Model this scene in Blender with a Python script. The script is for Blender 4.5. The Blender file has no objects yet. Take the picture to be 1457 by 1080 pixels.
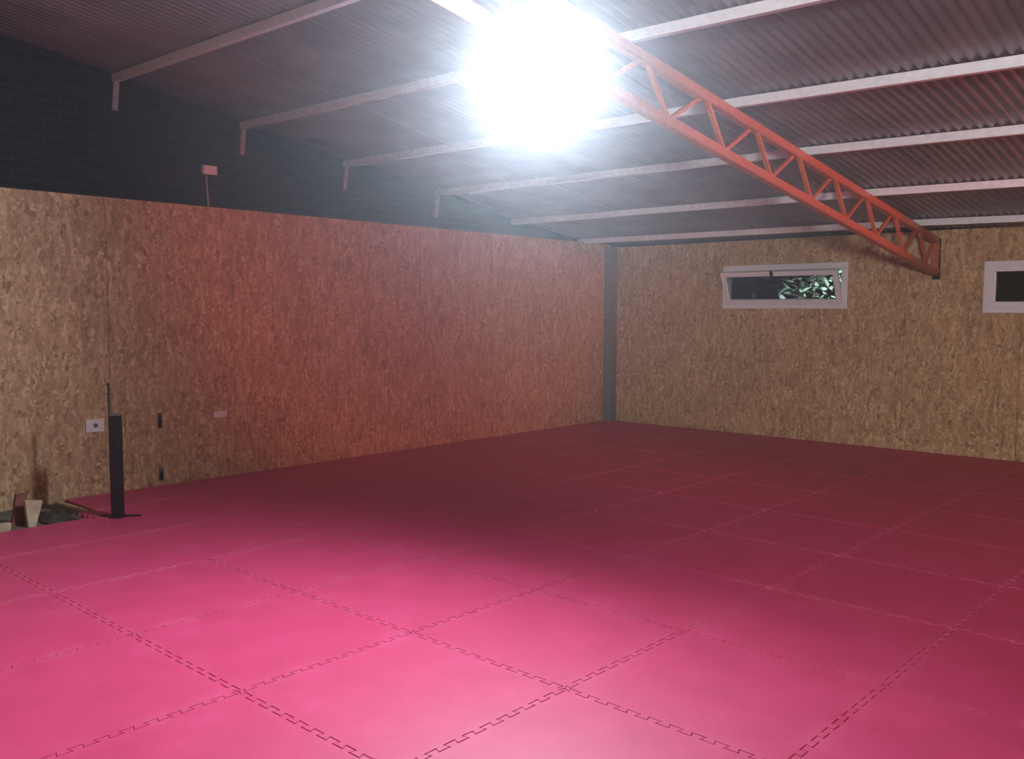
import bpy, bmesh, math, random
from mathutils import Vector, Matrix
random.seed(7)
S = bpy.context.scene
COL = S.collection
PI = math.pi

# ------------------------------------------------------------------ materials
def new_mat(name):
    m = bpy.data.materials.new(name); m.use_nodes = True
    nt = m.node_tree; nt.nodes.clear()
    out = nt.nodes.new('ShaderNodeOutputMaterial')
    b = nt.nodes.new('ShaderNodeBsdfPrincipled')
    nt.links.new(b.outputs[0], out.inputs[0])
    return m, nt, b, out

def N(nt, t, **kw):
    n = nt.nodes.new(t)
    for k, v in kw.items():
        if k.startswith('i_'): n.inputs[k[2:].replace('_', ' ')].default_value = v
        else: setattr(n, k, v)
    return n

def ramp(nt, fac, stops):
    r = nt.nodes.new('ShaderNodeValToRGB')
    e = r.color_ramp.elements
    e[0].position, e[0].color = stops[0][0], (*stops[0][1], 1)
    e[1].position, e[1].color = stops[-1][0], (*stops[-1][1], 1)
    for p, c in stops[1:-1]:
        x = e.new(p); x.color = (*c, 1)
    nt.links.new(fac, r.inputs[0]); return r.outputs[0]

def mixc(nt, fac, a, b, mode='MIX'):
    m = nt.nodes.new('ShaderNodeMix'); m.data_type = 'RGBA'; m.blend_type = mode
    for sock, v in ((m.inputs[0], fac), (m.inputs[6], a), (m.inputs[7], b)):
        if hasattr(v, 'is_linked'): nt.links.new(v, sock)
        elif isinstance(v, (int, float)): sock.default_value = v
        else: sock.default_value = (*v, 1)
    return m.outputs[2]

def bump(nt, b, h, strength=.2, dist=.01):
    n = nt.nodes.new('ShaderNodeBump'); n.inputs['Strength'].default_value = strength
    n.inputs['Distance'].default_value = dist
    nt.links.new(h, n.inputs['Height']); nt.links.new(n.outputs[0], b.inputs['Normal'])

def plain(name, col, rough=.6, metal=0., noise=.12, scale=18., spec=.5):
    m, nt, b, o = new_mat(name)
    tc = N(nt, 'ShaderNodeTexCoord')
    n = N(nt, 'ShaderNodeTexNoise', i_Scale=scale, i_Detail=5.)
    nt.links.new(tc.outputs['Object'], n.inputs['Vector'])
    lo = tuple(max(0, c*(1-noise*2)) for c in col); hi = tuple(min(1, c*(1+noise)) for c in col)
    nt.links.new(ramp(nt, n.outputs['Fac'], [(.3, lo), (.7, hi)]), b.inputs['Base Color'])
    b.inputs['Roughness'].default_value = rough; b.inputs['Metallic'].default_value = metal
    b.inputs['Specular IOR Level'].default_value = spec
    return m

def osb(name, axes):
    """oriented strand board: flakes from stretched Voronoi cells at several angles; axes = the two in-plane axes"""
    m, nt, b, o = new_mat(name)
    tc = N(nt, 'ShaderNodeTexCoord')
    sep = N(nt, 'ShaderNodeSeparateXYZ'); nt.links.new(tc.outputs['Object'], sep.inputs[0])
    com = N(nt, 'ShaderNodeCombineXYZ')
    nt.links.new(sep.outputs[axes[0]], com.inputs[0]); nt.links.new(sep.outputs[axes[1]], com.inputs[1])
    warp = N(nt, 'ShaderNodeTexNoise', i_Scale=6., i_Detail=2.); nt.links.new(com.outputs[0], warp.inputs['Vector'])
    cols, hts = [], []
    for ang, sx, sy in ((.3, 29, 9), (1.05, 30, 9.5), (-.45, 32, 9), (1.9, 44, 14)):
        mp = N(nt, 'ShaderNodeMapping'); mp.inputs['Rotation'].default_value = (0, 0, ang)
        mp.inputs['Scale'].default_value = (sx, sy, 1); mp.inputs['Location'].default_value = (ang*7, ang*3, 0)
        add = N(nt, 'ShaderNodeVectorMath', operation='MULTIPLY_ADD')
        nt.links.new(warp.outputs['Color'], add.inputs[0]); add.inputs[1].default_value = (.05, .05, 0)
        nt.links.new(com.outputs[0], add.inputs[2]); nt.links.new(add.outputs[0], mp.inputs[0])
        v = N(nt, 'ShaderNodeTexVoronoi'); v.inputs['Scale'].default_value = 1.
        nt.links.new(mp.outputs[0], v.inputs['Vector'])
        s2 = N(nt, 'ShaderNodeSeparateColor'); nt.links.new(v.outputs['Color'], s2.inputs[0])
        cols.append(ramp(nt, s2.outputs[0], [(0, (.23, .125, .055)), (.10, (.36, .215, .10)), (.5, (.46, .29, .14)), (.82, (.57, .39, .20)), (1, (.72, .54, .31))]))
        hts.append(s2.outputs[1])
    nA = N(nt, 'ShaderNodeTexNoise', i_Scale=15., i_Detail=1.); nt.links.new(com.outputs[0], nA.inputs['Vector'])
    nB = N(nt, 'ShaderNodeTexNoise', i_Scale=21., i_Detail=1.); nt.links.new(com.outputs[0], nB.inputs['Vector'])
    def step(s, p=.5):
        mm = N(nt, 'ShaderNodeMath', operation='GREATER_THAN'); nt.links.new(s, mm.inputs[0]); mm.inputs[1].default_value = p
        return mm.outputs[0]
    c = mixc(nt, step(nA.outputs['Fac']), cols[0], cols[1])
    c = mixc(nt, step(nB.outputs['Fac'], .55), c, cols[2])
    c = mixc(nt, .2, c, cols[3])
    big = N(nt, 'ShaderNodeTexNoise', i_Scale=1.1, i_Detail=3.); nt.links.new(com.outputs[0], big.inputs['Vector'])
    c = mixc(nt, .6, c, ramp(nt, big.outputs['Fac'], [(.3, (.82, .80, .78)), (.7, (1, 1, 1))]), 'MULTIPLY')
    nt.links.new(c, b.inputs['Base Color'])
    b.inputs['Roughness'].default_value = .6; b.inputs['Specular IOR Level'].default_value = .35
    bump(nt, b, hts[0], .12, .004)
    return m

def foam():
    m, nt, b, o = new_mat('red_eva_foam')
    tc = N(nt, 'ShaderNodeTexCoord'); geo = N(nt, 'ShaderNodeNewGeometry')
    n = N(nt, 'ShaderNodeTexNoise', i_Scale=3.2, i_Detail=6., i_Roughness=.65); nt.links.new(geo.outputs['Position'], n.inputs['Vector'])
    c = ramp(nt, n.outputs['Fac'], [(.25, (.50, .036, .11)), (.55, (.57, .044, .132)), (.8, (.62, .062, .165))])
    # worn, scuffed lighter band along the four jigsaw edges of each mat
    sep = N(nt, 'ShaderNodeSeparateXYZ'); nt.links.new(tc.outputs['Object'], sep.inputs[0])
    def ab(s):
        a = N(nt, 'ShaderNodeMath', operation='ABSOLUTE'); nt.links.new(s, a.inputs[0]); return a.outputs[0]
    mx = N(nt, 'ShaderNodeMath', operation='MAXIMUM'); nt.links.new(ab(sep.outputs[0]), mx.inputs[0]); nt.links.new(ab(sep.outputs[1]), mx.inputs[1])
    mr = N(nt, 'ShaderNodeMapRange'); mr.inputs[1].default_value = .415; mr.inputs[2].default_value = .475
    nt.links.new(mx.outputs[0], mr.inputs[0])
    n2 = N(nt, 'ShaderNodeTexNoise', i_Scale=5., i_Detail=4.); nt.links.new(geo.outputs['Position'], n2.inputs['Vector'])
    mr2 = N(nt, 'ShaderNodeMapRange'); mr2.inputs[1].default_value = .4; mr2.inputs[2].default_value = .62; nt.links.new(n2.outputs['Fac'], mr2.inputs[0])
    mu = N(nt, 'ShaderNodeMath', operation='MULTIPLY'); nt.links.new(mr.outputs[0], mu.inputs[0]); nt.links.new(mr2.outputs[0], mu.inputs[1])
    mu2 = N(nt, 'ShaderNodeMath', operation='MULTIPLY'); nt.links.new(mu.outputs[0], mu2.inputs[0]); mu2.inputs[1].default_value = .15
    c = mixc(nt, mu2.outputs[0], c, (.70, .17, .28))
    nt.links.new(c, b.inputs['Base Color'])
    b.inputs['Roughness'].default_value = .49; b.inputs['Specular IOR Level'].default_value = .62
    f = N(nt, 'ShaderNodeTexNoise', i_Scale=420., i_Detail=2.); nt.links.new(tc.outputs['Object'], f.inputs['Vector'])
    bump(nt, b, f.outputs['Fac'], .25, .003)
    return m

def brick():
    m, nt, b, o = new_mat('dark_block_masonry')
    tc = N(nt, 'ShaderNodeTexCoord'); sep = N(nt, 'ShaderNodeSeparateXYZ'); nt.links.new(tc.outputs['Object'], sep.inputs[0])
    com = N(nt, 'ShaderNodeCombineXYZ'); nt.links.new(sep.outputs[1], com.inputs[0]); nt.links.new(sep.outputs[2], com.inputs[1])
    br = N(nt, 'ShaderNodeTexBrick'); nt.links.new(com.outputs[0], br.inputs['Vector'])
    br.inputs['Color1'].default_value = (.030, .026, .030, 1); br.inputs['Color2'].default_value = (.020, .018, .022, 1)
    br.inputs['Mortar'].default_value = (.040, .036, .038, 1)
    br.inputs['Scale'].default_value = 1.; br.inputs['Mortar Size'].default_value = .008
    br.inputs['Brick Width'].default_value = .26; br.inputs['Row Height'].default_value = .075
    nt.links.new(br.outputs['Color'], b.inputs['Base Color']); b.inputs['Roughness'].default_value = .9
    b.inputs['Specular IOR Level'].default_value = .15
    bump(nt, b, br.outputs['Fac'], -.4, .01)
    return m

def concrete():
    m, nt, b, o = new_mat('bare_concrete')
    tc = N(nt, 'ShaderNodeTexCoord')
    n = N(nt, 'ShaderNodeTexNoise', i_Scale=4., i_Detail=8., i_Roughness=.7); nt.links.new(tc.outputs['Object'], n.inputs['Vector'])
    nt.links.new(ramp(nt, n.outputs['Fac'], [(.3, (.10, .092, .07)), (.55, (.17, .155, .12)), (.75, (.26, .24, .19))]), b.inputs['Base Color'])
    b.inputs['Roughness'].default_value = .85; bump(nt, b, n.outputs['Fac'], .4, .01)
    return m

def sheet_metal():
    m, nt, b, o = new_mat('corrugated_zinc')
    geo = N(nt, 'ShaderNodeTexCoord')
    n = N(nt, 'ShaderNodeTexNoise', i_Scale=2.5, i_Detail=5.); nt.links.new(geo.outputs['Object'], n.inputs['Vector'])
    nt.links.new(ramp(nt, n.outputs['Fac'], [(.3, (.20, .185, .195)), (.7, (.29, .27, .285))]), b.inputs['Base Color'])
    b.inputs['Metallic'].default_value = .55; b.inputs['Roughness'].default_value = .42
    return m

def glass():
    m = bpy.data.materials.new('window_glass'); m.use_nodes = True; nt = m.node_tree; nt.nodes.clear()
    out = N(nt, 'ShaderNodeOutputMaterial'); mx = N(nt, 'ShaderNodeMixShader')
    fr = N(nt, 'ShaderNodeFresnel'); fr.inputs['IOR'].default_value = 1.45
    t = N(nt, 'ShaderNodeBsdfTransparent'); t.inputs[0].default_value = (.9, .93, .92, 1)
    g = N(nt, 'ShaderNodeBsdfGlossy'); g.inputs['Roughness'].default_value = .03
    nt.links.new(fr.outputs[0], mx.inputs[0]); nt.links.new(t.outputs[0], mx.inputs[1]); nt.links.new(g.outputs[0], mx.inputs[2])
    nt.links.new(mx.outputs[0], out.inputs[0]); return m

def emit(name, col, strength):
    m = bpy.data.materials.new(name); m.use_nodes = True; nt = m.node_tree; nt.nodes.clear()
    out = N(nt, 'ShaderNodeOutputMaterial'); e = N(nt, 'ShaderNodeEmission')
    e.inputs[0].default_value = (*col, 1); e.inputs[1].default_value = strength
    nt.links.new(e.outputs[0], out.inputs[0]); return m

def leaf_mat():
    m, nt, b, o = new_mat('leaf_green')
    oi = N(nt, 'ShaderNodeNewGeometry')
    nt.links.new(ramp(nt, oi.outputs['Random Per Island'], [(0, (.10, .16, .11)), (1, (.34, .42, .36))]), b.inputs['Base Color'])
    b.inputs['Roughness'].default_value = .45
    return m

LAMP_COL = (.80, .91, 1.06)
M = dict(
    osb_side=osb('osb_board_side', (1, 2)), osb_back=osb('osb_board_back', (0, 2)),
    foam=foam(), brick=brick(), concrete=concrete(), zinc=sheet_metal(),
    purlin=plain('white_galvanised_steel', (.72, .74, .76), .45, .15, .06),
    orange=plain('orange_painted_steel', (.43, .120, .045), .42, 0, .08),
    column=plain('grey_painted_steel', (.20, .20, .185), .5, .1, .1),
    black=plain('black_steel', (.010, .009, .010), .5, 0, .1),
    pvc=plain('white_window_plastic', (.72, .70, .72), .35, 0, .03),
    plastic=plain('white_socket_plastic', (.70, .67, .64), .4, 0, .03),
    hole=plain('grey_socket_insert', (.16, .15, .15), .5),
    conduit=plain('grey_conduit', (.33, .30, .30), .5),
    stud=plain('dark_timber', (.05, .032, .02), .8),
    wood=plain('pale_offcut_wood', (.50, .40, .25), .7, 0, .15, 9),
    redwood=plain('reddish_plank_wood', (.22, .075, .05), .7, 0, .15, 9),
    tarp=plain('dark_tarpaulin', (.055, .048, .03), .8, 0, .2, 6),
    rust=plain('dark_stain', (.10, .055, .02), .8, 0, .2, 12),
    housing=plain('lamp_housing', (.08, .08, .085), .45, .4),
    glass=glass(), leaf=leaf_mat(), bark=plain('bark', (.06, .05, .035), .9),
    soil=plain('ground_soil', (.06, .06, .04), .95),
)

# ------------------------------------------------------------------ geometry helpers
def bx(bm, x0, x1, y0, y1, z0, z1, bev=0, mi=0):
    v = [bm.verts.new((x, y, z)) for x in (x0, x1) for y in (y0, y1) for z in (z0, z1)]
    idx = [(0, 1, 3, 2), (4, 6, 7, 5), (0, 4, 5, 1), (2, 3, 7, 6), (0, 2, 6, 4), (1, 5, 7, 3)]
    fs = [bm.faces.new([v[i] for i in f]) for f in idx]
    for f in fs: f.material_index = mi
    if bev:
        es = list({e for f in fs for e in f.edges})
        bmesh.ops.bevel(bm, geom=es, offset=bev, segments=2, affect='EDGES', profile=.6)

def bar(bm, a, b, w, h, up=(0, 0, 1), bev=0):
    """rectangular bar from a to b; h is measured along the axis nearest to up"""
    a, b = Vector(a), Vector(b); d = (b-a).normalized(); up = Vector(up)
    s = d.cross(up).normalized(); u = s.cross(d).normalized()
    v = []
    for p in (a, b):
        for i, j in ((-1, -1), (1, -1), (1, 1), (-1, 1)):
            v.append(bm.verts.new(p+s*(i*w/2)+u*(j*h/2)))
    fs = [bm.faces.new(v[0:4][::-1]), bm.faces.new(v[4:8])]
    for k in range(4):
        fs.append(bm.faces.new((v[k], v[(k+1) % 4], v[4+(k+1) % 4], v[4+k])))
    if bev:
        es = list({e for f in fs for e in f.edges})
        bmesh.ops.bevel(bm, geom=es, offset=bev, segments=2, affect='EDGES')

def tube(bm, pts, r, n=10):
    pts = [Vector(p) for p in pts]; rings = []
    for i, p in enumerate(pts):
        d = (pts[min(i+1, len(pts)-1)]-pts[max(i-1, 0)]).normalized()
        q = d.orthogonal().normalized(); w = d.cross(q)
        rr = r[i] if isinstance(r, (list, tuple)) else r
        rings.append([bm.verts.new(p+(q*math.cos(2*PI*k/n)+w*math.sin(2*PI*k/n))*rr) for k in range(n)])
    for A, B in zip(rings, rings[1:]):
        for k in range(n): bm.faces.new((A[k], A[(k+1) % n], B[(k+1) % n], B[k]))
    bm.faces.new(rings[0][::-1]); bm.faces.new(rings[-1])

def extrude_poly(bm, pts, vec, bev=0):
    vs = [bm.verts.new(p) for p in pts]; f = bm.faces.new(vs)
    r = bmesh.ops.extrude_face_region(bm, geom=[f])
    nv = [g for g in r['geom'] if isinstance(g, bmesh.types.BMVert)]
    bmesh.ops.translate(bm, verts=nv, vec=Vector(vec))

def obj(name, bm, mats, parent=None, smooth=False):
    bmesh.ops.recalc_face_normals(bm, faces=bm.faces[:])
    if parent is not None:
        off = Vector(parent['_loc']) if '_loc' in parent else Vector((0, 0, 0))
        bmesh.ops.translate(bm, verts=bm.verts[:], vec=-off)
    me = bpy.data.meshes.new(name); bm.to_mesh(me); bm.free()
    for m in (mats if isinstance(mats, (list, tuple)) else [mats]): me.materials.append(m)
    if smooth:
        for p in me.polygons: p.use_smooth = True
    o = bpy.data.objects.new(name, me); COL.objects.link(o)
    if parent is not None:
        o.parent = parent
        if '_loc' in parent: o['_loc'] = parent['_loc']
    return o

def tag(o, label, cat, group=None):
    o['label'] = label; o['category'] = cat
    if group: o['group'] = group
    return o

def thing(name, loc, label, cat, group=None):
    e = bpy.data.objects.new(name, None); COL.objects.link(e); e.location = loc; e['_loc'] = tuple(loc)
    e.empty_display_size = .1
    return tag(e, label, cat, group)

def struct(name, bm, mats, parent=None, **k):
    o = obj(name, bm, mats, parent, **k)
    if parent is None: o['kind'] = 'structure'
    return o

def B(): return bmesh.new()

# ------------------------------------------------------------------ measures
XL, YB = -4.598, 7.965           # inner faces of the left and the window wall
XG = -4.75                       # dark gable wall behind the board lining
XR, YF = 8.0, -5.2               # right wall, wall behind the camera
HL = 2.594                       # top of the board lining on the left
ZC = -.025                       # bare concrete (mats are 25 mm thick, top at 0)
# purlins: y, z of the underside at the left wall and at the truss (x = 0)
PUR = [(.713, 3.625, 3.562), (1.97, 3.400, 3.350), (3.225, 3.177, 3.133), (4.585, 2.992, 2.960), (5.957, 2.750, 2.738), (7.37, 2.575, 2.553)]
for k in range(1, 6):
    PUR.insert(0, (PUR[0][0]-1.28, PUR[0][1]+.2, PUR[0][2]+.2))
PUR = [p for p in PUR if p[0] > YF]
PH = .068                        # purlin depth
def purz(i, x):
    y, a, b = PUR[i]; return a+(b-a)*(x-XL)/(-XL) if x < 0 else b-.018*x
def sheet_base(x, y):
    ys = [p[0] for p in PUR]; j = 0
    while j < len(ys)-2 and y > ys[j+1]: j += 1
    t = (y-ys[j])/(ys[j+1]-ys[j])
    return purz(j, x)*(1-t)+purz(j+1, x)*t+PH+.002

# ------------------------------------------------------------------ setting
b = B(); bx(b, XG-.2, XR+.2, YF-.2, YB+.12, ZC-.12, ZC); struct('floor', b, M['concrete'])

b = B()                                                     # left wall: board panels on a stud frame
bx(b, XG+.002, XL-.018, YF, YB, ZC, HL-.004, mi=1)
seams = [.55+1.22*k for k in range(-6, 8)]
ys = [YF]+[s for s in seams if YF+.1 < s < YB-.1]+[YB]
for y0, y1 in zip(ys, ys[1:]): bx(b, XL-.018, XL, y0+.0018, y1-.0018, ZC, HL, mi=0)
struct('wall_left', b, [M['osb_side'], M['stud']])

b = B()                                                     # dark masonry gable above and behind the lining
st = [YF]+[p[0] for p in PUR]+[YB+.1]
pts = [(XG, YF, ZC), (XG, YB+.1, ZC)]+[(XG, y, sheet_base(XG, y)-.004) for y in reversed(st)]
extrude_poly(b, pts, (-.15, 0, 0)); struct('wall_left_gable', b, M['brick'])

W1 = (-2.68, -1.065, 1.690, 2.185); W2 = (.52, 2.135, 1.645, 2.14)
HB = 2.545
b = B()
xs = sorted(set([XL, XR, W1[0], W1[1], W2[0], W2[1]]+[-.36+1.22*k for k in range(-3, 7)]))
sm = {-.36+1.22*k for k in range(-3, 7)}
for x0, x1 in zip(xs, xs[1:]):
    mid = (x0+x1)/2; g0 = .0018 if x0 in sm else 0; g1 = .0018 if x1 in sm else 0
    hole = next((w for w in (W1, W2) if w[0] < mid < w[1]), None)
    spans = [(ZC, HB)] if not hole else [(ZC, hole[2]), (hole[3], HB)]
    for z0, z1 in spans:
        bx(b, x0+g0, x1-g1, YB, YB+.018, z0, z1, mi=0)
        bx(b, x0, x1, YB+.018, YB+.115, z0, z1-.004, mi=1)
struct('wall_back', b, [M['osb_back'], M['stud']])

b = B()
bx(b, XR, XR+.12, YF, YB, ZC, sheet_base(XR, YF)-.35); struct('wall_right', b, M['osb_side'])
b = B(); bx(b, XG, XR, YF-.12, YF, ZC, sheet_base(XR, YF)-.02); struct('wall_front', b, M['osb_back'])

# corrugated roof: lapped sheets, ten waves each
b = B()
PIT, AMP, SEG = .076, .0095, 6
lap_x = .62; x = lap_x-PIT*10*8; si = 0
st2 = [YF]+[p[0] for p in PUR]+[YB+.35]
while x < XR+.2:
    dz = .004 if si % 2 else 0
    xa, xb = max(x, XG-.1), x+PIT*11
    n = max(2, int((xb-xa)/PIT*SEG)); rows = []
    for yy in st2:
        rows.append([b.verts.new((xa+(xb-xa)*k/n, yy, sheet_base(xa+(xb-xa)*k/n, yy)+dz+AMP*(1-math.cos(2*PI*(xa+(xb-xa)*k/n-lap_x)/PIT)))) for k in range(n+1)])
    for A, C in zip(rows, rows[1:]):
        for k in range(n): b.faces.new((A[k], A[k+1], C[k+1], C[k]))
    x += PIT*10; si += 1
ro = struct('ceiling', b, M['zinc'], smooth=True)
so = ro.modifiers.new('thick', 'SOLIDIFY'); so.thickness = .0012; so.offset = 1

# ------------------------------------------------------------------ windows
def ring(bm, x0, x1, z0, z1, y0, y1, t, bev=.006):
    bx(bm, x0, x1, y0, y1, z0, z0+t, bev); bx(bm, x0, x1, y0, y1, z1-t, z1, bev)
    bx(bm, x0, x0+t, y0, y1, z0+t, z1-t, bev); bx(bm, x1-t, x1, y0, y1, z0+t, z1-t, bev)

def window(name, w, tilt):
    x0, x1, z0, z1 = w
    b = B(); ring(b, x0-.04, x1+.03, z0-.035, z1+.035, YB-.035, YB+.075, .075); fr = struct(name, b, M['pvc'])
    # sash built flat around its hinge line, then tilted inwards at the top
    sx0, sx1 = x0-.012+.045, x1+.005-.045; h = (z1-z0)-.045
    def place(bm):
        bmesh.ops.rotate(bm, verts=bm.verts[:], cent=(0, 0, 0), matrix=Matrix.Rotation(tilt, 3, 'X'))
        bmesh.ops.translate(bm, verts=bm.verts[:], vec=((0, YB-.018, z0+.045-.018)))
    b = B(); ring(b, sx0-.012, sx1+.012, 0, h, -.025, .025, .062); place(b); sa = obj('sash', b, M['pvc'], fr)
    b = B(); bx(b, sx0+.045, sx1-.045, -.004, .004, .055, h-.055); place(b); obj('pane', b, M['glass'], sa)
    xm = (sx0+sx1)/2-.06
    b = B(); bx(b, xm-.018, xm+.018, -.045, -.02, h-.068, h+.015, .006); bx(b, xm-.012, xm+.012, -.06, -.04, h-.075, h-.02, .005)
    place(b); obj('latch', b, M['black'], sa)
    if tilt:
        for xx in (sx0-.006, sx1+.006):
            b = B(); a0 = Vector((xx, YB+.02, z1-.06)); t0 = Vector((xx, YB-.018-math.sin(tilt)*h*.55, z0+.027+math.cos(tilt)*h*.55))
            bar(b, a0, t0, .004, .014); obj('stay_arm', b, M['conduit'], fr)
    return fr
window('window_1', W1, math.radians(24))
window('window_2', W2, 0)

# ------------------------------------------------------------------ corner column
c = thing('steel_column', (XL+.07, YB-.075, 0), 'dark grey steel column standing in the corner between the two board walls', 'column')
cx0, cx1, cy0, cy1 = XL+.003, XL+.135, YB-.145, YB-.004
b = B(); bx(b, cx0, cx1, cy0, cy0+.01, 0, 2.555); obj('flange', b, M['column'], c)
b = B(); bx(b, cx0, cx1, cy1-.01, cy1, 0, 2.53); obj('flange', b, M['column'], c)
b = B(); bx(b, cx1-.012, cx1, cy0+.01, cy1-.01, 0, 2.545); obj('web', b, M['column'], c)

# ------------------------------------------------------------------ purlins
ORD = ['nearest the window wall', 'second from the window wall', 'third from the window wall', 'fourth from the window wall',
       'fifth from the window wall', 'sixth from the window wall']
for i, (y, za, zb) in enumerate(PUR):
    k = len(PUR)-1-i
    word = ORD[k] if k < len(ORD) else ['seventh', 'eighth', 'ninth', 'tenth'][k-6]+' from the window wall'
    p = thing('roof_purlin', (XL, y, purz(i, XL)), 'white steel purlin under the roof sheets, '+word, 'beam', 'roof purlins')
    b = B(); xa, xb = XG+.003, XR-.01
    prof = [(0, 0), (.05, 0), (.05, .018), (.0465, .018), (.0465, .0035), (.0035, .0035), (.0035, PH-.0035), (.0465, PH-.0035), (.0465, PH-.018), (.05, PH-.018), (.05, PH), (0, PH)]
    n = len(prof); st3 = [[b.verts.new((xx, y+u, purz(i, xx)+w)) for u, w in prof] for xx in (xa, 0, xb)]
    for A, C in zip(st3, st3[1:]):
        for q in range(n): b.faces.new((A[q], A[(q+1) % n], C[(q+1) % n], C[q]))
    b.faces.new(st3[0][::-1]); b.faces.new(st3[-1])
    obj('channel', b, M['purlin'], p)
    if 2.594 < za-.25:
        b = B(); z = purz(i, XG)
        bar(b, (XG+.03, y+.025, z+.004), (XG+.014, y+.01, z-.25), .05, .02, (1, 0, 0)); obj('wall_bracket', b, M['conduit'], p)

# ------------------------------------------------------------------ orange roof truss
XT = -.03
SL = .1478
def top(y): return 3.09+.14*(3.45-y)-.038     # centre line of the upper chord
def bot(y): return 2.031+SL*(7.914-y)+.035     # centre line of the lower chord
t = thing('roof_truss', (XT, YB, 2.3), 'orange painted steel lattice truss running from the window wall up over the lamp', 'truss')
ye = YF+.06
def channel(bm, f, w=.072, h=.070, bev=.006):
    bar(bm, (XT, YB-.03, f(YB-.03)), (XT, ye, f(ye)), w, h, bev=bev)
b = B(); channel(b, top); obj('upper_chord', b, M['orange'], t)
b = B(); channel(b, bot); obj('lower_chord', b, M['orange'], t)
b = B(); bar(b, (XT, YB-.06, bot(YB-.06)-.0), (XT, YB-.045, top(YB-.06)), .08, .045, (0, 1, 0), bev=.004); obj('end_post', b, M['orange'], t)
b = B(); bx(b, XT-.04, XT+.045, YB-.012, YB-.001, bot(YB)-.07, top(YB)+.03, .002); obj('end_plate', b, M['black'], t)
for zz in (bot(YB)+.03, bot(YB)+.22, top(YB)-.08):
    b = B(); tube(b, [(XT+.03, YB-.03, zz), (XT+.03, YB-.012, zz)], .012, 6); obj('bolt', b, M['purlin'], t)
PITCH = .752
y = 2.05+PITCH*7+.0
k = 7
while True:
    yt = 2.05+PITCH*k; yb = yt+.285
    if yt < ye+.1: break
    if yb < YB-.1:
        b = B(); bar(b, (XT+.012, yt, top(yt)), (XT+.012, yb, bot(yb)), .03, .034, (1, 0, 0), .003); obj('web_bar', b, M['orange'], t)
        y2 = min(yt+PITCH, YB-.1)
        b = B(); bar(b, (XT-.015, yb, bot(yb)), (XT-.015, y2, top(y2)), .03, .030, (1, 0, 0), .003); obj('web_bar', b, M['orange'], t)
    else:
        b = B(); bar(b, (XT, yt, top(yt)), (XT, YB-.07, bot(YB-.07)), .03, .034, (1, 0, 0), .003); obj('web_bar', b, M['orange'], t)
    k -= 1

# ------------------------------------------------------------------ flood lamp under the truss
LC = Vector((.06, .93, 2.905))
TILT = math.radians(13)
l = thing('flood_lamp', LC, 'blazing white flood lamp hung under the orange truss', 'lamp')
def lplace(bm):
    bmesh.ops.rotate(bm, verts=bm.verts[:], cent=(0, 0, 0), matrix=Matrix.Rotation(math.radians(2.5), 3, 'Z') @ Matrix.Rotation(TILT, 3, 'X'))
    bmesh.ops.translate(bm, verts=bm.verts[:], vec=LC)
LW, LH = .21, .17
b = B(); bx(b, -LW-.02, LW+.02, 0, .05, -LH-.02, LH+.02, .012); lplace(b); obj('housing', b, M['housing'], l)
b = B()
for q in range(11):
    xx = -.17+.034*q; bx(b, xx-.004, xx+.004, .05, .085, -LH+.02, LH-.02)
lplace(b); obj('heat_sink', b, M['housing'], l)
b = B()                                                     # bulging glowing front lens
nx, nz = 16, 12; grid = []
for i in range(nx+1):
    row = []
    for j in range(nz+1):
        u, w = -1+2*i/nx, -1+2*j/nz
        row.append(b.verts.new((u*LW, -.003-.02*(1-abs(u)**3)*(1-abs(w)**3), w*LH)))
    grid.append(row)
for i in range(nx):
    for j in range(nz): b.faces.new((grid[i][j], grid[i+1][j], grid[i+1][j+1], grid[i][j+1]))
lplace(b)
LENS = emit('glowing_lens', LAMP_COL, 740.)
obj('lens', b, LENS, l, smooth=True)
b = B(); zc = bot(1.0)-.036
bar(b, (LC.x-LW-.03, .955, LC.z), (LC.x-LW-.03, 1.0, zc-.012), .03, .006, (1, 0, 0)); bar(b, (LC.x+LW+.03, .955, LC.z), (LC.x+LW+.03, 1.0, zc-.012), .03, .006, (1, 0, 0))
bx(b, LC.x-LW-.033, LC.x+LW+.033, .985, 1.015, zc-.014, zc-.006); obj('bracket', b, M['housing'], l)
# added point light standing in for light leaking round the lamp body
pl = bpy.data.lights.new('lamp_spill', 'POINT'); pl.energy = 40; pl.color = LAMP_COL; pl.shadow_soft_size = .05
po = bpy.data.objects.new('lamp_spill', pl); COL.objects.link(po); po.location = LC+Vector((0, -.14, -.03))

# unseen fill spot, added high up behind the photographer, lighting the far wall
hl = bpy.data.lights.new('far_wall_fill', 'SPOT'); hl.energy = 2000; hl.color = (.97, .98, 1); hl.spot_size = math.radians(52); hl.spot_blend = .7; hl.shadow_soft_size = .35
ho = bpy.data.objects.new('far_wall_fill', hl); COL.objects.link(ho); ho.location = (4.3, -4.7, 2.5)
ho.rotation_euler = (Vector((-.3, YB, 2.3))-Vector(ho.location)).to_track_quat('-Z', 'Y').to_euler()

# unseen red fill lights, added at the right to tint left wall and roof
for kind, en, sz in (('SPOT', 1400, 42), ('POINT', 65, 0)):
    rl = bpy.data.lights.new('red_fill', kind); rl.energy = en; rl.color = (1, .20, .17); rl.shadow_soft_size = .15
    if kind == 'SPOT': rl.spot_size = math.radians(sz); rl.spot_blend = .6
    r_ = bpy.data.objects.new('red_fill', rl); COL.objects.link(r_); r_.location = (7.2, 4.4, 2.0) if kind == 'SPOT' else (5.6, 2.4, 2.7)
    r_.rotation_euler = (Vector((XL, 4.7, 2.75))-Vector(r_.location)).to_track_quat('-Z', 'Y').to_euler()

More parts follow.
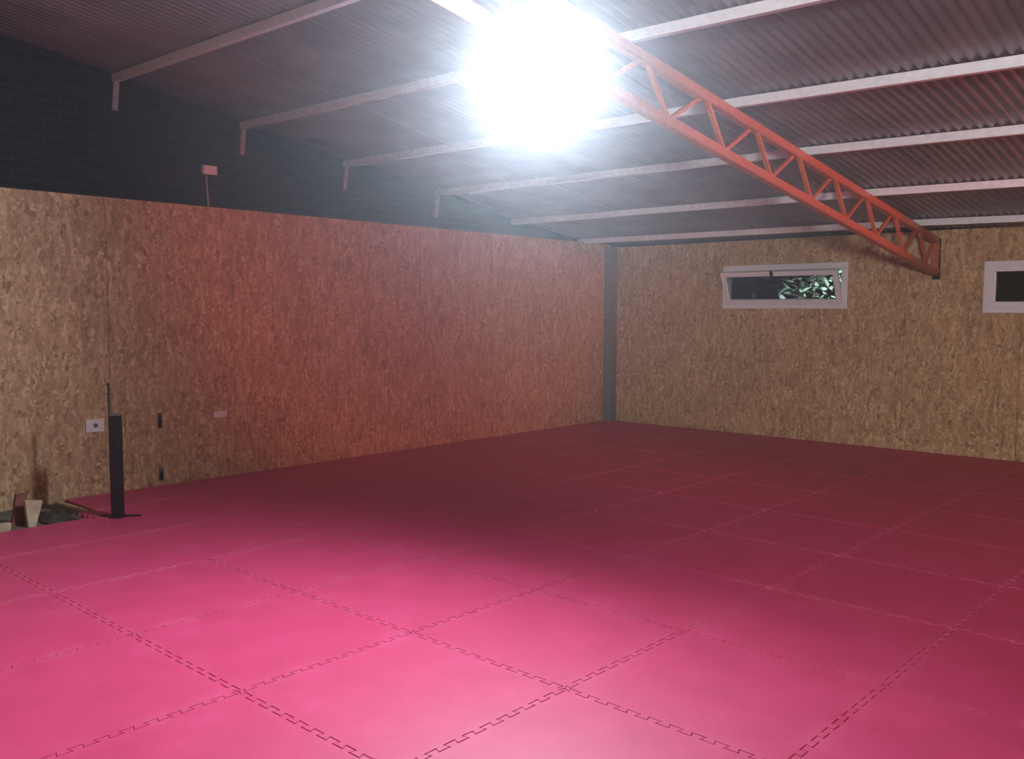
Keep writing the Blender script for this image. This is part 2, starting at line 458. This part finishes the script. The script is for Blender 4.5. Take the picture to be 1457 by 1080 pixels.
# ------------------------------------------------------------------ electrics on the left
j = thing('junction_box', (XG, 1.62, 2.95), 'pale junction box with a thin conduit on the dark gable above the left board wall', 'junction box')
b = B(); bx(b, XG, XG+.05, 1.545, 1.69, 2.915, 3.0, .006); obj('box', b, M['plastic'], j)
b = B(); bx(b, XG+.05, XG+.056, 1.553, 1.682, 2.923, 2.992, .002); obj('lid', b, M['plastic'], j)
b = B(); tube(b, [(XG+.02, 1.588, 2.914), (XG+.02, 1.59, 2.82), (XG+.022, 1.598, 2.7), (XG+.024, 1.603, 2.598)], .0105, 8); obj('conduit', b, M['conduit'], j, smooth=True)

s = thing('wall_socket', (XL, .40, .61), 'white wall socket plate with a round outlet, beside the top of the black post', 'socket')
b = B(); bx(b, XL, XL+.014, .322, .481, .553, .668, .005); obj('plate', b, M['plastic'], s)
b = B(); tube(b, [(XL+.014, .405, .612), (XL+.017, .405, .612)], .02, 20); obj('outlet', b, M['hole'], s)
s = thing('wall_socket', (XL, 1.60, .613), 'small white socket plate low on left board wall, right of strap fixings', 'socket')
b = B(); bx(b, XL, XL+.014, 1.53, 1.672, .580, .640, .004); obj('plate', b, M['plastic'], s)
for yy in (1.57, 1.632):
    b = B(); bx(b, XL+.014, XL+.0165, yy-.018, yy+.018, .592, .628, .001); obj('outlet', b, M['plastic'], s)

for z0, z1, lab in ((.535, .672, 'upper dark metal strap fixing on the left board wall'), (.045, .16, 'lower dark metal strap fixing on the left board wall, just above the mats')):
    s = thing('strap_fixing', (XL, .996, z0), lab, 'bracket')
    b = B(); bx(b, XL-.002, XL+.006, .976, 1.016, z0, z1, .002); bx(b, XL+.006, XL+.018, .984, 1.008, z0+.015, z0+.06, .004); obj('plate', b, M['black'], s)
    for zz in (z0+.09, z1-.012):
        b = B(); tube(b, [(XL+.006, .996, zz), (XL+.011, .996, zz)], .007, 8); obj('screw', b, M['conduit'], s)

# ------------------------------------------------------------------ black post on the mats
PX, PY = -3.61, .145
p = thing('black_post', (PX, PY, 0), 'black square steel post with a thin rod standing at the edge of the mats', 'post')
cs, sn = math.cos(.74), math.sin(.74)
def turn(bm):
    bmesh.ops.rotate(bm, verts=bm.verts[:], cent=(PX, PY, 0), matrix=Matrix.Rotation(.74, 3, 'Z'))
b = B(); bx(b, PX-.038, PX+.038, PY-.038, PY+.038, .012, .80, .006); turn(b); obj('tube', b, M['black'], p)
b = B(); bx(b, PX-.039, PX+.039, PY-.039, PY+.039, .80, .812, .003); turn(b); obj('cap', b, M['hole'], p)
b = B(); bx(b, PX-.05, PX+.05, PY-.05, PY+.05, 0, .012, .003); turn(b); obj('base_plate', b, M['black'], p)
b = B(); tube(b, [(PX-.046*cs, PY-.046*sn, .02), (PX-.046*cs, PY-.046*sn, 1.055)], .0085, 8); obj('rod', b, M['black'], p, smooth=True)
for a, L in ((.95, .17), (PI+.55, .15)):
    b = B(); bar(b, (PX, PY, .012), (PX+math.cos(a)*L, PY+math.sin(a)*L, .007), .018, .010, bev=.002); obj('foot', b, M['black'], p)

# ------------------------------------------------------------------ things on the bare concrete strip
def wedge(name, lab, pts, depth, m, cat):
    b = B(); vs = [Vector(q) for q in pts]
    n = (vs[1]-vs[0]).cross(vs[2]-vs[0]).normalized()
    extrude_poly(b, vs, n*depth)
    o = obj(name, b, m); tag(o, lab, cat); return o
wedge('wood_offcut', 'pale tapered wood offcut standing on the bare concrete left of the black post', [(-3.9, -.425, ZC), (-3.9, -.375, ZC), (-3.9, -.318, .165), (-3.9, -.445, .185)], .045, M['wood'], 'wood offcut')
wedge('wood_offcut', 'short pale wood block on the bare concrete at the left edge of the photo', [(-3.85, -.70, ZC), (-3.85, -.575, ZC), (-3.85, -.565, .045), (-3.85, -.70, .05)], .06, M['wood'], 'wood offcut')
wedge('wood_plank', 'short reddish brown plank standing between two pale offcuts', [(-4.02, -.50, ZC), (-4.02, -.385, ZC), (-4.02, -.385, .215), (-4.02, -.46, .215)], .04, M['redwood'], 'plank')
b = B(); bar(b, (-4.56, .06, ZC+.012), (-4.02, .085, ZC+.012), .05, .022, bev=.003)
tag(obj('wooden_lath', b, M['wood']), 'pale thin wooden lath lying on the bare concrete behind the black post', 'lath')
b = B()                                                     # crumpled dark sheet
n = 16; g = []
for i in range(n+1):
    row = []
    for k in range(n+1):
        u, w = i/n, k/n
        e = min(u, 1-u, w, 1-w)*4
        x = -4.25+.42*u+.03*math.sin(7*w); yy = -.275+.235*w+.03*math.sin(5*u+1)
        row.append(b.verts.new((x, yy, ZC+.004+min(1, e)*(.03+.018*math.sin(9*u+3*w)+.014*math.sin(13*w-4*u)))))
    g.append(row)
for i in range(n):
    for k in range(n): b.faces.new((g[i][k], g[i+1][k], g[i+1][k+1], g[i][k+1]))
o = obj('crumpled_tarp', b, M['tarp'], smooth=True); tag(o, 'dark crumpled sheet lying on the bare concrete beside the pale offcut', 'tarp')
sm_ = o.modifiers.new('thick', 'SOLIDIFY'); sm_.thickness = .004; sm_.offset = 1

# ------------------------------------------------------------------ jigsaw foam mats
MX, MY = 1.0, .96537
TH, AMPT, GAP, NT = .025, .0135, .004, 10
def edge(L, sgn, a=AMPT):
    """tooth line along an edge of length L: list of (s, offset); sgn +1 for the high side of a mat, -1 for the low side"""
    p = L/NT; out = []; g = GAP/2*sgn
    for i in range(NT):
        s0 = i*p+p*.25; s1 = s0+p*.5; q = p*.055
        lo = -a-g; hi = a-g
        out += [(s0+q+g, lo), (s0-q+g, hi), (s1+q-g, hi), (s1-q-g, lo)]
    return out
def mat_outline(x0, x1, y0, y1, cut):
    """outline around the cell origin; cut maps a side to its straight coordinate"""
    hx, hy = MX/2, MY/2; P = []
    a0 = cut.get('l', -hx); a1 = cut.get('r', hx); c0 = cut.get('b', -hy); c1 = cut.get('t', hy)
    def line(side):
        L = MX if side in 'bt' else MY
        return [(q-L/2, o) for q, o in edge(L, 1 if side in 'rt' else -1)]
    def run(side):
        if side in cut: return []
        lim = (a0, a1) if side in 'bt' else (c0, c1)
        return [(q, o) for q, o in line(side) if lim[0]+.004 < q < lim[1]-.004]
    def off(side, q, end):                                  # tooth offset where a straight cut crosses the edge
        if side in cut: return 0
        if end not in cut: return 0
        P_ = line(side)
        for (q0, o0), (q1, o1) in zip(P_, P_[1:]):
            if q0 <= q <= q1: return o0+(o1-o0)*(q-q0)/(q1-q0)
        return 0
    e = GAP/2
    P.append((a0+e+off('l', c0, 'b'), c0+e+off('b', a0, 'l'))); P += [(s, -hy+o) for s, o in run('b')]
    P.append((a1-e+off('r', c0, 'b'), c0+e+off('b', a1, 'r'))); P += [(hx+o, s) for s, o in run('r')]
    P.append((a1-e+off('r', c1, 't'), c1-e+off('t', a1, 'r'))); P += [(s, hy+o) for s, o in reversed(run('t'))]
    P.append((a0+e+off('l', c1, 't'), c1-e+off('t', a0, 'l'))); P += [(-hx+o, s) for s, o in reversed(run('l'))]
    return P
def mat_mesh(cut):
    b = B(); P = mat_outline(0, 0, 0, 0, cut)
    lo = [b.verts.new((x, y, 0)) for x, y in P]; mid = [b.verts.new((x, y, TH-.0018)) for x, y in P]
    n = len(P); cxm = sum(p[0] for p in P)/n; cym = sum(p[1] for p in P)/n
    hi = []
    for i, (x, y) in enumerate(P):                          # small chamfer: move inwards along the outline normal
        (xa, ya), (xb, yb) = P[i-1], P[(i+1) % n]
        d1 = Vector((x-xa, y-ya)).normalized(); d2 = Vector((xb-x, yb-y)).normalized()
        nn = (Vector((-d1.y, d1.x))+Vector((-d2.y, d2.x)))
        nn = nn.normalized() if nn.length > 1e-6 else Vector((0, 0))
        hi.append(b.verts.new((x+nn.x*.0014, y+nn.y*.0014, TH)))
    for A, C in ((lo, mid), (mid, hi)):
        for i in range(n): b.faces.new((A[i], A[(i+1) % n], C[(i+1) % n], C[i]))
    b.faces.new(hi); b.faces.new(lo[::-1])
    bmesh.ops.recalc_face_normals(b, faces=b.faces[:])
    me = bpy.data.meshes.new('foam_mat'); b.to_mesh(me); b.free(); me.materials.append(M['foam']); return me
NUM = ['first', 'second', 'third', 'fourth', 'fifth', 'sixth', 'seventh', 'eighth', 'ninth', 'tenth', 'eleventh', 'twelfth', 'thirteenth', 'fourteenth', 'fifteenth']
cache = {}
XEDGE = -3.75
for c in range(-5, 7):
    for r in range(-5, 9):
        ox, oy = (c+.5)*MX, (r+.5)*MY; cut = {}
        if c == -5:
            if r < 0: continue                              # strip left bare along the wall
            cut['l'] = XL+.004-ox
            if r == 0: cut['b'] = .13-oy
        if c == -4 and r < 0: cut['l'] = XEDGE-ox
        if r == 8: cut['t'] = YB-.004-oy
        key = tuple(sorted(cut.items()))
        me = cache.get(key)
        if me is None: me = cache[key] = mat_mesh(cut)
        o = bpy.data.objects.new('foam_mat', me); COL.objects.link(o)
        o.location = (ox+random.uniform(-.0003, .0003), oy+random.uniform(-.0003, .0003), ZC+random.uniform(0, .0008))
        col_w = NUM[c+5]; row_w = NUM[8-r]
        if c == -5 and r == 8: lab = 'red foam mat strip in the corner at the foot of the steel column'
        elif r == 8: lab = 'narrow red foam mat strip along the window wall, %s from the left board wall' % col_w
        elif c == -5: lab = 'red foam mat cut against the left board wall, %s back from the window wall' % row_w
        elif c == -4 and r < 0: lab = 'red foam mat edging the bare concrete strip, %s row from window wall' % row_w
        else: lab = 'red foam mat, %s from the left wall, %s row from the window wall' % (col_w, row_w)
        tag(o, lab, 'floor mat', 'interlocking foam mats')

# ------------------------------------------------------------------ outside the window
b = B(); bx(b, -7, 7, YB+.13, YB+8, ZC-.5, ZC-.1); struct('ground', b, M['soil'])
tr = thing('leafy_tree', (-2.0, 10.0, ZC-.1), 'leafy tree lit from outside, seen at night through the tilted window', 'tree')
b = B()
tube(b, [(-2.0, 10.0, ZC-.1), (-2.05, 10.0, .8), (-1.95, 9.95, 1.5), (-2.1, 9.9, 2.6)], [.07, .055, .04, .015], 8)
random.seed(11)
tips = []
for q in range(16):
    z = random.uniform(.9, 2.4); a = random.uniform(0, 2*PI); L = random.uniform(.4, 1.0)
    p0 = Vector((-2.0, 9.97, z)); p1 = p0+Vector((math.cos(a)*L, math.sin(a)*L*.6, L*.4))
    tube(b, [p0, (p0+p1)/2+Vector((0, 0, .04)), p1], [.016, .011, .005], 5); tips.append((p0, p1))
obj('trunk', b, M['bark'], tr)
b = B()
for q in range(520):
    p0, p1 = random.choice(tips); t0 = random.uniform(.2, 1.1)
    cpt = p0+(p1-p0)*t0+Vector((random.gauss(0, .17), random.gauss(0, .14), random.gauss(0, .15)))
    if cpt.y < YB+.5: continue
    Ln, Wd = random.uniform(.13, .20), random.uniform(.055, .085)
    mt = Matrix.Rotation(random.uniform(0, 2*PI), 3, 'Z') @ Matrix.Rotation(random.uniform(-1.0, 1.0), 3, 'Y') @ Matrix.Rotation(random.uniform(-.8, .8), 3, 'X')
    pr_ = [(0, 0, 0), (Ln*.3, Wd*.5, .006), (Ln*.65, Wd*.42, .004), (Ln, 0, -.01), (Ln*.65, -Wd*.42, .004), (Ln*.3, -Wd*.5, .006)]
    b.faces.new([b.verts.new(cpt+mt @ Vector(v)) for v in pr_])
lf = obj('foliage', b, M['leaf'], tr)
al = bpy.data.lights.new('assumed_yard_lamp', 'SPOT'); al.energy = 1900; al.color = (.85, 1, .97); al.spot_size = math.radians(34); al.spot_blend = 1; al.shadow_soft_size = .05  # unseen outdoor spot, assumed, added to brighten the leaves
ao = bpy.data.objects.new('assumed_yard_lamp', al); COL.objects.link(ao); ao.location = (-.4, 8.5, 3.6)
ao.rotation_euler = (Vector((-1.78, 9.6, 1.97))-Vector(ao.location)).to_track_quat('-Z', 'Y').to_euler()

# ------------------------------------------------------------------ world: night sky and thin haze added to imitate the glow round the lamp
w = bpy.data.worlds.new('night'); S.world = w; w.use_nodes = True; nt = w.node_tree; nt.nodes.clear()
out = N(nt, 'ShaderNodeOutputWorld'); bg = N(nt, 'ShaderNodeBackground'); bg.inputs[0].default_value = (.010, .013, .022, 1); bg.inputs[1].default_value = 1.
nt.links.new(bg.outputs[0], out.inputs[0])
GLOW_HAZE = .0090
if GLOW_HAZE:
    vs = N(nt, 'ShaderNodeVolumeScatter'); vs.inputs['Density'].default_value = GLOW_HAZE; vs.inputs['Anisotropy'].default_value = .87
    vs.inputs['Color'].default_value = (.92, .96, 1, 1)
    nt.links.new(vs.outputs[0], out.inputs[1])

# ------------------------------------------------------------------ camera
cam = bpy.data.cameras.new('camera'); co = bpy.data.objects.new('camera', cam); COL.objects.link(co); S.camera = co
cam.sensor_fit = 'HORIZONTAL'; cam.sensor_width = 36; cam.lens = 36*1289.068/1457; cam.clip_start = .05
yaw, pitch, roll = .7373980, -.0761374, .0029365
fw = Vector((-math.sin(yaw)*math.cos(pitch), math.cos(yaw)*math.cos(pitch), math.sin(pitch)))
rt = Vector((math.cos(yaw), math.sin(yaw), 0)); up = rt.cross(fw)
R_ = rt*math.cos(roll)+up*math.sin(roll); U_ = up*math.cos(roll)-rt*math.sin(roll)
co.matrix_world = Matrix(((R_.x, U_.x, -fw.x, 3.376536), (R_.y, U_.y, -fw.y, -2.961515), (R_.z, U_.z, -fw.z, 1.623409), (0, 0, 0, 1)))

for o in S.objects:
    if '_loc' in o: del o['_loc']
vsn = S.view_settings
vsn.view_transform = 'Standard'; vsn.look = 'None'; vsn.gamma = 1; vsn.use_curve_mapping = False; vsn.exposure = 0.
S.cycles.use_denoising = True
S.cycles.max_bounces = 8; S.cycles.diffuse_bounces = 4; S.cycles.volume_bounces = 0
S.cycles.sample_clamp_indirect = 4
